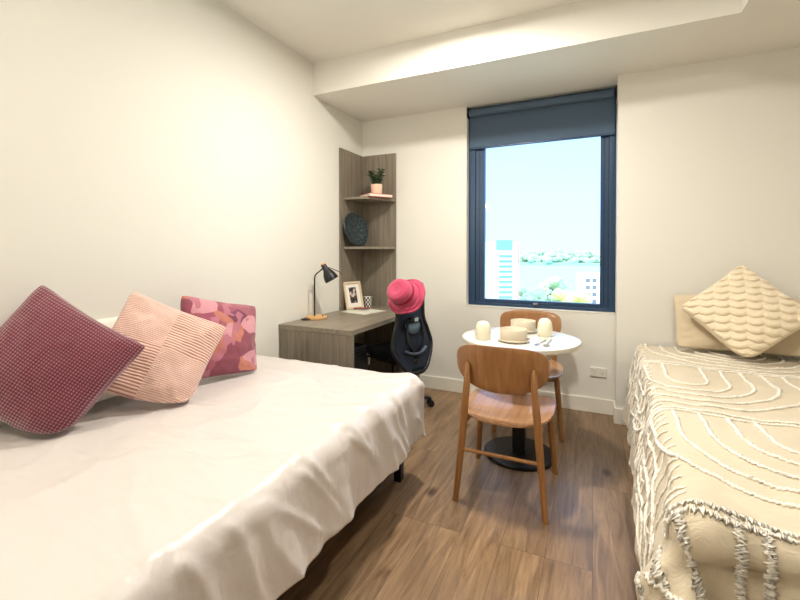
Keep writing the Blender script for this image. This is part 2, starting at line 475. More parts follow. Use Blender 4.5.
# ------------------------------------------------------------------ cushions
def cushion(name, M3, c, sx, sy, T, m, n=60, bumpf=None, pinch=.07, label='', cat='cushion', seed=0, wr=.006, pw=.42, soft=0, group=None, zb=.61, out=(.0, .0), xw=XL+.006):
    bm = bmesh.new()
    def surf(a, b, side):
        ea, eb = 1-a*a, 1-b*b
        h = T/2*(max(ea, 0)**pw)*(max(eb, 0)**pw)
        x = sx/2*a*(1-pinch*eb); y = sy/2*b*(1-pinch*ea)
        w = wr*(fn(a*2.2+seed, b*2.2, side*5)*1.3+.5*fn(a*6+seed, b*6, side*3))*min(1, ea*4)*min(1, eb*4)
        # puckers near the corners and edges
        pk = wr*.9*fn(math.atan2(b, a)*5+seed, side*2.2, 1)*max(0, (abs(a)*abs(b))**1.5)*(ea*eb)**.25
        h += (w+pk)
        if bumpf and h > 0: h += bumpf(x, y)*min(1, ea*14)*min(1, eb*14)
        cw = (abs(a)*abs(b))**7; x *= 1-.05*cw; y *= 1-.05*cw
        lw = max(0, (a-b)/2)**5*(1 if soft else 0); x -= soft*sx*lw*.5; y += soft*sy*lw*.5
        return Vector((x, y, side*h))
    gr = {}
    for side in (1, -1):
        for i in range(n+1):
            for j in range(n+1):
                edge = i in (0, n) or j in (0, n)
                if side == -1 and edge: gr[(i, j, -1)] = gr[(i, j, 1)]; continue
                # denser toward the edges
                a = math.sin((i/n-.5)*PI)*.35+(i/n*2-1)*.65; b = math.sin((j/n-.5)*PI)*.35+(j/n*2-1)*.65
                p = surf(a, b, side)
                if edge: p.z = 0
                gr[(i, j, side)] = bm.verts.new(p)
        for i in range(n):
            for j in range(n):
                q = [gr[(i, j, side)], gr[(i+1, j, side)], gr[(i+1, j+1, side)], gr[(i, j+1, side)]]
                try: bm.faces.new(q if side == 1 else q[::-1])
                except ValueError: pass
    R = Matrix(M3).to_4x4(); R.translation = Vector(c); Ri = R.inverted()
    for v in bm.verts:
        p = R @ v.co
        if zb and p.z < zb+.06:
            k = zb+.06-p.z                      # rests on the bed: the low corner is squashed flat
            p.z = zb+.06-.06*(1-math.exp(-k/.06)); p += Vector((out[0], out[1], 0))*k*.5
        if xw is not None and p.x < xw: p.x = xw+(p.x-xw)*.05
        v.co = Ri @ p
    o = mesh_obj(name, bm, m, None, smooth=True)
    o.matrix_world = R
    tag(o, label, cat, group)
    return o

cushion('cushion', [[.6792, .2599, .6864], [.4633, .5736, -.6756], [-.5693, .7768, .2692]], (-1.912, .884, .856), .486, .482, .19, M_burg,
        n=80, label='burgundy waffle-textured cushion tilted on its corner at the near end of the left bed', seed=1.1, pinch=.085, soft=.10)
cushion('cushion', [[.5938, -.1274, .7944], [.6752, .6159, -.4060], [-.4375, .7775, .4517]], (-1.825, 1.272, .832), .478, .478, .17, M_pink,
        n=80, label='pale pink ribbed cushion with four quarters between burgundy and patterned cushions', seed=4.2, wr=.012, pinch=.085, soft=.06)
cushion('cushion', [[.242, -.3082, .92], [.9424, .3004, -.1473], [-.231, .9027, .3631]], (-1.877, 1.669, .812), .465, .465, .16, M_flor,
        n=60, label='cushion with abstract burgundy, orange and pink pattern, furthest along the left bed', seed=8.3, wr=.010, pinch=.075)
# white pillow lying low against the wall behind
u_ = Vector((0, 1, 0)); nrm = Vector((.90, 0, .42)).normalized(); upv = nrm.cross(u_)
upv = -upv if upv.z < 0 else upv
nrm = u_.cross(upv)
Mx = Matrix((u_, upv, nrm)).transposed()
cushion('pillow', [list(r) for r in Mx], (-2.06, 1.14, .80), .54, .40, .09, M_wpillow, n=40,
        label='plain white pillow against the left wall behind the burgundy and pink cushions', cat='pillow', seed=2.2, pinch=.03)

# ------------------------------------------------------------------ right bed
bed2 = thing('bed', 'bed along the right side under the tufted cream bedspread', 'bed', (.9, 2.4, 0))
bm = bmesh.new(); bx(bm, -.62, .75, -1.0, 1.08, .17, .34, .01); mesh_obj('bed_base', bm, M_base, bed2)
bm = bmesh.new(); bx(bm, -.635, .76, -1.06, 1.10, .34, .575, .04, 4); mesh_obj('mattress', bm, M_matt, bed2, smooth=True, auto=50)
for x_, y_ in ((-.57, -.9), (.7, -.9), (-.57, 1.0), (.7, 1.0)):
    bm = bmesh.new(); bx(bm, x_-.022, x_+.022, y_-.022, y_+.022, 0, .175, .004); mesh_obj('leg', bm, M_blackmetal, bed2)

def rfold(ph, h):
    k = min(1, h/.22)
    return k*(.028*fn(ph*5.0, 3.3, h*1.2)+.014*fn(ph*12, 9.1, h*2))+.02*k
RX0, RY0 = .205, 1.235
rk = lambda y: .035*(y-1.3)
ds = Drape(RX0, 1.75, RY0, 3.52, .628, .06, rk, .05, dmax=.50, topn=.011, foldfn=rfold, seed=11)
def rexp(u, v):
    # gathered puff at the near corner
    d = math.hypot(u-(RX0-.1), v-(RY0-.12))
    o = .075*max(0, 1-d/.36)**1.0*(1+.8*fn(u*9, v*9, 2))
    if v < RY0-.05: o += .032*(fn(u*6, v*2, 1)+.5*fn(u*13, v*3, 5))
    return o
bs = thing('bedspread', 'cream bedspread with raised tufted arches covering the right bed', 'bedspread', (0, 0, 0))
bm = ds.mesh(RX0-.50, 1.72, RY0-.40, 3.50, .014, rexp)
c_ = mesh_obj('cover', bm, M_spread, bs, smooth=True); solid(c_, .008)
# tufted lines
tb = bmesh.new()
def tuftline(pts, r=.0085, jit=.35, zig=0):
    # resample
    P = []
    for a, b in zip(pts[:-1], pts[1:]):
        L = math.hypot(b[0]-a[0], b[1]-a[1]); k = max(1, int(L/(.0026 if zig else .0065)))
        for i in range(k): P.append((a[0]+(b[0]-a[0])*i/k, a[1]+(b[1]-a[1])*i/k))
    P.append(pts[-1])
    runs = [[]]
    for p in P:
        qx = min(max(p[0], RX0+.06), 9); qy = max(p[1], RY0+.06)
        if math.hypot(p[0]-qx, p[1]-qy) < .47: runs[-1].append(p)
        elif runs[-1]: runs.append([])
    w = zig if zig else r*.55
    for P in runs:
        if len(P) < 4: continue
        Q = []
        for i, p in enumerate(P):
            a, b = P[max(0, i-1)], P[min(len(P)-1, i+1)]
            tx, ty = b[0]-a[0], b[1]-a[1]; L = math.hypot(tx, ty) or 1
            s_ = w*(1 if i % 2 else -1)*(random.uniform(.15, 1.25) if zig else random.uniform(.6, 1.25))
            Q.append((p[0]-ty/L*s_, p[1]+tx/L*s_))
        rr_ = r*(.5 if zig else .62)
        q = [ds.pt(u, v, rr_*.6+rexp(u, v)) for u, v in Q]
        q = [p+Vector((random.uniform(-1, 1), random.uniform(-1, 1), random.uniform(-1, 1)))*rr_*.25 for p in q]
        tube(tb, q, [rr_*random.uniform(1-jit*.6, 1+jit*.6) for _ in q], 6)
def wob(u, v, k=.006): return (u+k*fn(u*9, v*9, 1), v+k*fn(u*9, v*9, 6))
def band(v, u0=RX0-.36, u1=1.7, zig=0):
    n = 60; tuftline([wob(u0+(u1-u0)*i/n, v, .012) for i in range(n+1)], zig=zig)
def ushape(cx_, cy, a, b, vtop, asym=1.0, r=.0085):
    pts = []
    for i in range(8): pts.append(wob(cx_-a, vtop+(cy-vtop)*i/8))
    for i in range(25):
        th = PI+PI*i/24
        pts.append(wob(cx_+a*math.cos(th), cy+b*math.sin(th)))
    for i in range(1, 9): pts.append(wob(cx_+a, cy+(vtop-cy)*i/8))
    tuftline(pts, r)
for v_ in (2.065, 2.105, 2.885, 2.925): band(v_)
for k in range(5):
    a = .09+.092*k
    ushape(.64, 1.85, a, a*1.04 if k < 4 else .47, 2.05)
    ushape(1.66, 1.85, a, a, 2.05)
    ushape(.40, 2.62, a, a*.95, 2.87)
    ushape(1.40, 2.62, a, a*.95, 2.87)
    ushape(.72, 3.36, a, a*.85, 3.50)
    ushape(-.33, 1.85, a, a, 2.05)
for v_ in (1.283,):
    band(v_, RX0-.05, 1.7, .006); band(v_-.018, RX0-.05, 1.7, .006)
# foot drop: broad vertical bands
for u_ in (.03, .12, .215, .315, .375, .455, .56, .66, .76, .9, 1.05, 1.2, 1.35, 1.5):
    pts = [wob(u_+.03*fn(u_*3, i*.2, 4)*i/10, 1.27-.038*i, .006) for i in range(10)]
    tuftline(pts, .0078, .4, .009); tuftline([(p[0]+.004, p[1]+.003) for p in pts], .0078, .4, .009)
# side drop: dense wavering lines
v_ = 1.37
while v_ < 3.48:
    lean = .05*fn(v_*3, 0, 2)
    pts = [wob(RX0+.035-.042*i, v_+lean*i/9+.014*math.sin(i*1.3+v_*30), .010) for i in range(9)]
    tuftline(pts, .0062, .4)
    v_ += random.uniform(.05, .08)
for k in (.20,):
    n = 70; tuftline([wob(RX0-k+.03*math.sin(i*.55), 1.35+2.1*i/n, .02) for i in range(n+1)], .005, .4)
# corner loops
for rr_ in (.10, .19, .28):
    tuftline([wob(RX0-.02-rr_*math.cos(t_*PI/24)*.9, RY0-.02-rr_*math.sin(t_*PI/24)*.9, .02) for t_ in range(13)], .009, .35)
for v in tb.verts: v.co += Vector((random.uniform(-1, 1), random.uniform(-1, 1), random.uniform(-1, 1)))*.0012
mesh_obj('tufting', tb, M_tuft, bs, smooth=True)

def knitf(x, y):
    # rows run level once the cushion stands on its corner
    a = (x+y)*.7071; b = (y-x)*.7071
    wv_ = abs(math.sin(PI*a/.078))
    row = (b+.013*wv_)/.050
    fr = row-math.floor(row)
    return .017*(math.sin(PI*fr**.55)**.8)*(.55+.45*wv_)+.0015*fn(a*90, b*90, 1)
cushion('cushion', [[.6495, .7555, -.0853], [-.4137, .257, -.8734], [-.638, .6026, .4795]], (.848, 3.255, .922), .485, .485, .15, M_knit,
        n=190, bumpf=knitf, label='large cream chunky knit cushion standing on its corner on the right bed', seed=3.3, wr=.006, pinch=.05, soft=.08, zb=.64, xw=None)
nrm = Vector((0, -.90, .42)).normalized(); ux = Vector((1, 0, 0)); upv = nrm.cross(ux); upv = -upv if upv.z < 0 else upv
nrm = ux.cross(upv)
Mx = Matrix((ux, upv, nrm)).transposed()
pil = cushion('pillow', [list(r) for r in Mx], (.90, 3.395, .822), .80, .40, .13, M_beige, n=44,
        label='beige pillow leaning on the back wall behind the knit cushion', cat='pillow', seed=6.1, pinch=.02, wr=.012, zb=.635, xw=None)

# ------------------------------------------------------------------ desk and corner shelf
dk = thing('desk', 'grey-brown laminate desk against the left wall below the corner shelf', 'desk', (XL, 2.455, 0))
DW = .645; DL = D-2.455; DT = .752
bm = bmesh.new(); bx(bm, .002, DW, 0, DL-.002, DT-.035, DT, .0015); mesh_obj('desktop', bm, M_desktop, dk)
bm = bmesh.new(); bx(bm, .016, DW, .001, .033, 0, DT-.036, .0015); mesh_obj('side_panel', bm, M_desk, dk)
bm = bmesh.new(); bx(bm, .016, DW, DL-.035, DL-.016, 0, DT-.036, .0015); mesh_obj('side_panel', bm, M_desk, dk)
bm = bmesh.new(); bx(bm, .03, .05, .035, DL-.036, .33, DT-.036, .0015); mesh_obj('modesty_panel', bm, M_desk, dk)
bm = bmesh.new(); lathe(bm, [(0, .0), (.046, .0), (.046, .006), (.040, .009), (0, .009)], 28, (.062, .262, DT)); mesh_obj('cable_cover', bm, M_black, dk, smooth=True, auto=40)

cs = thing('corner_shelf', 'tall grey-brown corner shelf unit standing on the desk', 'shelf', (XL, D, DT))
ST = 2.262-DT
bm = bmesh.new(); bx(bm, .002, .02, -.425, -.002, .001, ST, .001); mesh_obj('side_panel', bm, M_desk, cs)
bm = bmesh.new(); bx(bm, .0205, .39, -.02, -.002, .001, ST, .001); mesh_obj('back_panel', bm, M_desk, cs)
for zz in (1.808-DT, 1.345-DT):
    bm = bmesh.new(); prism(bm, [(.0205, -.0205), (.0205, -.375), (.25, -.36), (.385, -.10), (.385, -.0205)], zz-.022, zz, .001)
    mesh_obj('shelf_board', bm, M_desktop, cs)

# plant
pp = thing('potted_plant', 'small green plant in a pink and cream pot on the top shelf', 'plant', (XL+.295, D-.235, 1.838))
M_pot = mat('pot_glaze', (236, 200, 172), .45); M_soil = mat('soil', (60, 44, 34), .95)
bm = bmesh.new(); lathe(bm, [(0, 0), (.046, 0), (.050, .01), (.055, .085), (.055, .09), (.050, .09), (.048, .078), (0, .078)], 32)
mesh_obj('pot', bm, M_pot, pp, smooth=True, auto=40)
bm = bmesh.new(); lathe(bm, [(0, .002), (.0425, .002), (.0425, .0), (0, 0)], 24, (0, 0, .079)); mesh_obj('soil', bm, M_soil, pp)
M_leaf = mat('leaf_green', (58, 92, 46), .5); t = NT(M_leaf)
t.l(t.ramp(t.noise(t.coords((1, 1, 1)), 30, 2), [(.3, (34, 54, 34)), (.7, (72, 96, 58))]), t.b.inputs['Base Color'])
bm = bmesh.new(); bs_ = bmesh.new()
rnd = random.Random(5)
for k in range(14):
    az = rnd.uniform(0, 2*PI); ln = rnd.uniform(.09, .15); tilt = rnd.uniform(.1, .55)
    pts = []
    for i in range(6):
        s_ = i/5; r_ = .012+ln*math.sin(tilt)*s_**1.3
        pts.append(Vector((math.cos(az)*r_, math.sin(az)*r_, .075+ln*math.cos(tilt)*s_)))
    tube(bs_, pts, [.0022-.0012*i/5 for i in range(6)], 6)
    for i in range(1, 6):
        for sgn in (-1, 1):
            p = pts[i]; la = az+sgn*rnd.uniform(.6, 1.6); ll = rnd.uniform(.036, .055)
            d = Vector((math.cos(la), math.sin(la), rnd.uniform(.1, .8))).normalized()
            sd = d.cross(Vector((0, 0, 1))).normalized()*ll*.34; up = sd.cross(d).normalized()*ll*.10
            a0 = bm.verts.new(p); a1 = bm.verts.new(p+d*ll*.45+sd+up); a2 = bm.verts.new(p+d*ll); a3 = bm.verts.new(p+d*ll*.45-sd+up); a4 = bm.verts.new(p+d*ll*.5-up*.6)
            bm.faces.new((a0, a1, a4)); bm.faces.new((a1, a2, a4)); bm.faces.new((a2, a3, a4)); bm.faces.new((a3, a0, a4))
fo = mesh_obj('foliage', bm, M_leaf, pp); solid(fo, .0008)
mesh_obj('stem', bs_, M_leaf, pp, smooth=True)

# book under the plant
bk = thing('book', 'pink-covered book lying flat under the potted plant', 'book', (XL+.275, D-.20, 1.809), math.radians(-32))
M_cover = mat('pink_cover', (214, 118, 112), .5); M_pages = mat('book_pages', (232, 222, 208), .8)
bm = bmesh.new(); bx(bm, -.095, .095, -.125, .125, 0, .003); bx(bm, -.095, .095, -.125, .125, .025, .028); bx(bm, -.095, -.091, -.125, .125, .003, .025)
mesh_obj('cover', bm, M_cover, bk)
bm = bmesh.new(); bx(bm, -.0905, .091, -.121, .121, .0031, .0249); mesh_obj('pages', bm, M_pages, bk)

# dark round plate leaning in the corner, on the lower shelf
M_plate = mat('dark_teal_glaze', (18, 30, 36), .35); t = NT(M_plate)
tc = t.n('ShaderNodeTexCoord')
vm = t.n('ShaderNodeTexVoronoi', feature='DISTANCE_TO_EDGE'); vm.inputs['Scale'].default_value = 26; t.l(tc.outputs['Object'], vm.inputs['Vector'])
t.l(t.ramp(vm.outputs['Distance'], [(.015, (70, 90, 88)), (.05, (20, 33, 40)), (1, (12, 22, 28))]), t.b.inputs['Base Color'])
bm = bmesh.new()
lathe(bm, [(0, .010), (.09, .010), (.142, .020), (.160, .030), (.163, .028), (.145, .012), (.095, .0), (0, 0)], 48)
pl = mesh_obj('decorative_plate', bm, M_plate, None, smooth=True, auto=50)
nz_ = Vector((.95, -.22, .2)).normalized(); q = nz_.to_track_quat('Z', 'Y')
pl.rotation_euler = q.to_euler(); pl.location = (XL+.068, D-.262, 1.345+.160)
tag(pl, 'dark round patterned plate leaning upright on the lower corner shelf', 'plate')

# desk lamp
lp = thing('desk_lamp', 'black desk lamp with round wooden base on the desk', 'lamp', (-2.052, 2.79, DT+.0005), 0)
M_lwood = wood('lamp_wood', (196, 148, 92), (222, 178, 122), (20, 20, 20), .45)
bm = bmesh.new(); lathe(bm, [(0, 0), (.081, 0), (.085, .004), (.085, .018), (.081, .022), (0, .022)], 40); mesh_obj('base', bm, M_lwood, lp, smooth=True, auto=40)
ax = Vector((.92, .38, 0)).normalized()
def L(a, z): return ax*a+Vector((0, 0, z))
pts = [L(-.015, .02), L(-.015, .15), L(-.015, .325)]
for i in range(1, 8):
    th = i/7*math.radians(55); pts.append(L(-.015+.06*(1-math.cos(th)), .325+.06*math.sin(th)))
e = pts[-1]; dd = (pts[-1]-pts[-2]).normalized(); pts.append(e+dd*.06)
e = pts[-1]
bm = bmesh.new(); tube(bm, pts, .0058, 12); mesh_obj('stem', bm, M_blackmetal, lp, smooth=True, auto=50)
# shade: bell pointing down to the right
shd = (ax*.50+Vector((0, 0, -.86))).normalized()
top = e-shd*.03+ax*.015
bm = bmesh.new()
lathe(bm, [(0, -.004), (.019, -.002), (.022, .006), (.023, .035), (.028, .05), (.047, .085), (.056, .12), (.057, .142), (.054, .142), (.050, .118), (.040, .08), (.02, .05), (0, .045)], 36)
sh = mesh_obj('lamp_shade', bm, M_blackmetal, lp, smooth=True, auto=60)
sh.rotation_euler = shd.to_track_quat('Z', 'Y').to_euler(); sh.location = top
bm = bmesh.new(); lathe(bm, [(0, -.018), (.016, -.016), (.020, -.010), (.020, -.002), (0, -.002)], 28)
cpo = mesh_obj('shade_cap', bm, M_lwood, lp, smooth=True, auto=40); cpo.rotation_euler = sh.rotation_euler; cpo.location = top
bm = bmesh.new(); tube(bm, [top+shd*.02+ax*.02+Vector((0, 0, .0)), top+shd*.035+ax*.055, top+shd*.065+ax*.10, top+shd*.09+ax*.108], .0028, 8)
mesh_obj('shade_arm', bm, M_blackmetal, lp, smooth=True)
bm = bmesh.new(); lathe(bm, [(0, 0), (.006, 0), (.006, .007), (0, .008)], 16, (ax.x*.05, ax.y*.05, .022)); mesh_obj('switch', bm, M_black, lp, smooth=True, auto=40)
bm = bmesh.new(); tube(bm, [(-.077, -.01, .007), (-.085, -.03, .005), (-.075, -.06, .005), (-.055, -.075, .007)], .0028, 8); mesh_obj('cord', bm, M_black, lp, smooth=True)

# picture frame
fx = thing('picture_frame', 'small pale wooden picture frame leaning on the side of the corner shelf', 'picture frame', (-2.055, 3.40, DT+.002))
M_pf = wood('pale_frame_wood', (206, 182, 152), (226, 206, 178), (20, 20, 2), .5)
fdir = Vector((.35, .94, 0)).normalized(); fn_ = Vector((.94, -.35, .26)).normalized(); fup = fn_.cross(fdir); fup = fup if fup.z > 0 else -fup
fn_ = fdir.cross(fup)
FM = Matrix((fdir, fup, fn_)).transposed().to_4x4()
W, Hh = .205, .262
bm = bmesh.new()
rect_frame(bm, -W/2, W/2, 0, 1, 0, 0, 0, 0, 0, 1) if False else None
for a in ((-W/2, -W/2+.020, 0, Hh), (W/2-.020, W/2, 0, Hh), (-W/2+.020, W/2-.020, 0, .020), (-W/2+.020, W/2-.020, Hh-.020, Hh)):
    bx(bm, a[0], a[1], a[2], a[3], 0, .016, .0015)
bx(bm, -W/2+.005, W/2-.005, .005, Hh-.005, -.004, 0)
o = mesh_obj('frame', bm, M_pf, fx); o.matrix_local = FM
M_mat = mat('white_mount', (236, 230, 220), .8)
bm = bmesh.new(); bx(bm, -W/2+.020, W/2-.020, .020, Hh-.020, .001, .006); o = mesh_obj('mount', bm, M_mat, fx); o.matrix_local = FM
M_art = mat('print', (120, 100, 90), .5); t = NT(M_art)
vo = t.n('ShaderNodeTexVoronoi'); vo.inputs['Scale'].default_value = 42; t.l(t.coords((1, 1, 1)), vo.inputs['Vector'])
sc = t.n('ShaderNodeSeparateColor'); t.l(vo.outputs['Color'], sc.inputs[0])
t.l(t.ramp(sc.outputs[0], [(0, (44, 40, 44)), (.3, (128, 82, 62)), (.5, (90, 100, 118)), (.68, (206, 186, 168)), (.85, (70, 58, 56))], 'CONSTANT'), t.b.inputs['Base Color'])
bm = bmesh.new(); bx(bm, -.042, .042, .058, .208, .0062, .0072); o = mesh_obj('print', bm, M_art, fx); o.matrix_local = FM
bm = bmesh.new(); bx(bm, -.02, .02, .02, .17, -.007, -.0045); o = mesh_obj('easel_back', bm, M_black, fx); o.matrix_local = FM

# chequered cup
M_w = mat('cup_white', (228, 222, 212), .4); M_k = mat('cup_black', (30, 28, 28), .4)
bm = bmesh.new(); n = 16
prof = [(.040+.005*i/5, .100*i/5) for i in range(6)]
rings = lathe(bm, prof, n)
bm.faces.ensure_lookup_table()
i = 0
for f in bm.faces:
    r_, k_ = divmod(i, n); f.material_index = (r_+k_) % 2; i += 1
lathe(bm, [(.045, .100), (.042, .100), (.037, .006), (0, .006)], n, mi=0)
lathe(bm, [(.040, 0), (0, 0)], n, mi=0)
cp_ = mesh_obj('cup', bm, None, None, smooth=True, mats=[M_w, M_k]); cp_.location = (-2.03, 3.60, DT)
tag(cp_, 'black and white chequered cup on the desk beside the picture frame', 'cup')

# magazine and pencil case
mg = thing('magazine', 'open pale magazine lying flat on the desk in front of the picture frame', 'magazine', (-1.90, 3.30, DT), math.radians(-12))
M_pg = mat('pale_pages', (214, 212, 196), .6)
for s_, nm in ((-1, 'page_left'), (1, 'page_right')):
    bm = bmesh.new(); g = []
    for i in range(11):
        s = i/10; x = s*.15; z = .003+.010*math.sin(min(1, s*1.4)*PI)*.9*(1-s*.5)
        g.append([bm.verts.new((-.14, s_*x, z)), bm.verts.new((.14, s_*x, z)), bm.verts.new((.14, s_*x, .0005)), bm.verts.new((-.14, s_*x, .0005))])
    for i in range(10):
        for k in range(4): bm.faces.new((g[i][k], g[i+1][k], g[i+1][(k+1) % 4], g[i][(k+1) % 4]))
    bm.faces.new(g[0]); bm.faces.new(g[-1])
    mesh_obj('page_spread', bm, M_pg, mg, smooth=True, auto=50)
M_pc = mat('dark_rose_leather', (122, 62, 62), .6)
bm = bmesh.new(); tube(bm, [(-.075, 0, .012), (-.065, 0, .012), (0, .004, .012), (.065, 0, .012), (.078, -.002, .012)], [.006, .012, .013, .012, .006], 14, flat=.8)
pc = mesh_obj('pencil_case', bm, M_pc, None, smooth=True); pc.location = (-1.93, 3.31, DT+.013); pc.rotation_euler = (0, 0, math.radians(35))
tag(pc, 'slim dark red case lying on the open magazine', 'pencil case')

# under-desk cabinet
pd = thing('pedestal_cabinet', 'low black cabinet with keys in its lock under the desk', 'cabinet', (-1.86, 2.715, 0))
bm = bmesh.new(); bx(bm, -.22, .20, -.21, .21, .03, .555, .004); mesh_obj('body', bm, M_black, pd)
M_silver = mat('dull_trim', (92, 94, 98), .35, .6)
bm = bmesh.new(); bx(bm, .2005, .206, -.205, .205, .545, .551, .001); bx(bm, .2005, .206, -.205, .205, .525, .529, .001); mesh_obj('trim', bm, M_silver, pd)
for z0, z1 in ((.05, .26), (.27, .51)):
    bm = bmesh.new(); bx(bm, .2005, .213, -.205, .205, z0, z1, .003); mesh_obj('drawer', bm, M_black, pd)
kk = bmesh.new(); lathe(kk, [(0, 0), (.013, 0), (.013, .01), (0, .01)], 18); 
for v in kk.verts: v.co = Vector((v.co.z+.213, v.co.x+.17, v.co.y+.48))
tube(kk, [(.221, .17, .48), (.25, .17, .48)], .004, 8); bx(kk, .233, .237, .150, .195, .46, .495, .001)
mesh_obj('key', kk, M_chrome, pd)
bm = bmesh.new(); bx(bm, .237, .242, .170, .192, .40, .457, .003); mesh_obj('key_tag', bm, mat('grey_tag', (170, 168, 170), .5), pd)

# ------------------------------------------------------------------ office chair
oc = thing('office_chair', 'black mesh-back office chair half under the desk with a hat on top', 'office chair', (-1.50, 3.09, 0), math.radians(-19))
# local +x is behind the back, seat faces -x
M_mesh = mat('navy_mesh', (26, 38, 56), .7); t = NT(M_mesh)
nn = t.noise(t.coords((1, 1, 1)), 900, 1); t.l(t.bump(nn, .4, .002), t.b.inputs['Normal'])
M_seat = fabric('black_seat_fabric', (9, 9, 11), .95, 0, 700, .3)
bm = bmesh.new(); bx(bm, -.19, .21, -.195, .225, .44, .515, .032, 4); mesh_obj('seat', bm, M_seat, oc, smooth=True, auto=60)
bm = bmesh.new(); bx(bm, -.12, .12, -.09, .09, .395, .438, .01); mesh_obj('mechanism', bm, M_black, oc)
bm = bmesh.new(); tube(bm, [(0, 0, .09), (0, 0, .26)], .026, 20); tube(bm, [(0, 0, .255), (0, 0, .40)], .016, 16); mesh_obj('gas_lift', bm, M_blackmetal, oc, smooth=True, auto=40)
for k in range(5):
    a = math.radians(72*k+53); d = Vector((math.cos(a), math.sin(a), 0))
    bm = bmesh.new(); tube(bm, [d*.02+Vector((0, 0, .095)), d*.17+Vector((0, 0, .09)), d*.315+Vector((0, 0, .070))], [.026, .021, .015], 10, flat=.8)
    lg = mesh_obj('base_arm', bm, M_black, oc, smooth=True, auto=60)
    bm = bmesh.new(); p = d*.315; s = Vector((-d.y, d.x, 0))
    tube(bm, [p+Vector((0, 0, .075)), p+Vector((0, 0, .045))], .007, 8)
    for g_ in (-.015, .015): tube(bm, [p+s*(g_-.009)+Vector((0, 0, .028)), p+s*(g_+.009)+Vector((0, 0, .028))], .028, 20)
    mesh_obj('castor', bm, M_black, lg, smooth=True, auto=40)
# backrest, drawn in (y,z) with a slight lean and curve
def bk_pt(y, z, dx=0): return Vector((.255+.10*(z-.48)/.6*-.5+.9*y*y*-.35+dx-.10*math.sin((z-.42)/.65*PI)*.3, y, z))
outline = [(.07, .36), (.16, .43), (.228, .55), (.195, .67), (.155, .76), (.15, .88), (.15, .98), (.13, 1.03), (.08, 1.045)]
full = [(y, z) for y, z in outline]+[(-y, z) for y, z in outline[::-1]]
def closed(pts, sub=4):
    out = []; n = len(pts)
    for i in range(n):
        p0, p1, p2, p3 = (Vector(pts[(i+k-1) % n]) for k in range(4))
        for j in range(sub):
            t_ = j/sub
            out.append(.5*((2*p1)+(p2-p0)*t_+(2*p0-5*p1+4*p2-p3)*t_*t_+(3*p1-p0-3*p2+p3)*t_**3))
    return out
oc_line = closed(full)
bm = bmesh.new(); pp_ = [bk_pt(p.x, p.y) for p in oc_line]; pp_ += pp_[:2]
tube(bm, pp_, .015, 10); 
fr_o = mesh_obj('back_frame', bm, M_black, oc, smooth=True)
bm = bmesh.new()
cen = [bm.verts.new(bk_pt(0, .42+.6*i/14, -.004)) for i in range(15)]
def halfw(z):
    for (y0, z0), (y1, z1) in zip(outline[:-1], outline[1:]):
        if z0 <= z <= z1: return y0+(y1-y0)*(z-z0)/(z1-z0)
    return outline[0][0] if z < outline[0][1] else outline[-1][0]
rows = []
for i in range(23):
    z = .368+.674*i/22; w = halfw(z)
    rows.append([bm.verts.new(bk_pt(w*(j/5-1), z, -.004)) for j in range(11)])
for v in cen: bm.verts.remove(v)
for i in range(22):
    for j in range(10): bm.faces.new((rows[i][j], rows[i][j+1], rows[i+1][j+1], rows[i+1][j]))
o = mesh_obj('mesh_back', bm, M_mesh, oc, smooth=True); solid(o, .004, 0)
# lumbar pad and rear yoke
M_pad = mat('slate_plastic', (104, 130, 146), .45)
bm = bmesh.new(); g = []
for i in range(13):
    y = -.085+.17*i/12; top_ = .735; bot = .735-.085*math.sqrt(max(0.05, 1-(y/.09)**2))
    a = bm.verts.new(bk_pt(y, top_, .018)); b = bm.verts.new(bk_pt(y, bot, .018)); g.append((a, b))
for i in range(12): bm.faces.new((g[i][0], g[i+1][0], g[i+1][1], g[i][1]))
o = mesh_obj('lumbar_pad', bm, M_pad, oc, smooth=True); solid(o, .012, 0)
bm = bmesh.new(); c0 = bk_pt(0, .765, .03); bx(bm, c0.x-.014, c0.x+.012, -.05, .05, c0.z-.02, c0.z+.02, .005); mesh_obj('lumbar_clip', bm, M_black, oc)
bm = bmesh.new(); bx(bm, c0.x+.0125, c0.x+.018, -.012, .03, c0.z-.015, c0.z+.015, .002); mesh_obj('clip_plate', bm, mat('pale_clip', (190, 205, 214), .3), oc)
bm = bmesh.new()
tube(bm, [bk_pt(-.12+.24*i/12, .535-.035*(1-((i-6)/6)**2), .02) for i in range(13)], .011, 10, flat=1); mesh_obj('lower_rail', bm, mat('rail_grey', (88, 100, 118), .4), oc, smooth=True)
bm = bmesh.new(); tube(bm, [bk_pt(0, .46, .0), (.24, 0, .42), (.14, 0, .405), (.09, 0, .405)], .022, 12)
for s_ in (-1, 1): tube(bm, [bk_pt(0, .46, .0), bk_pt(s_*.10, .60, .03), bk_pt(s_*.075, .76, .028), bk_pt(s_*.03, .765, .03)], .010, 8)
mesh_obj('back_support', bm, M_black, oc, smooth=True)

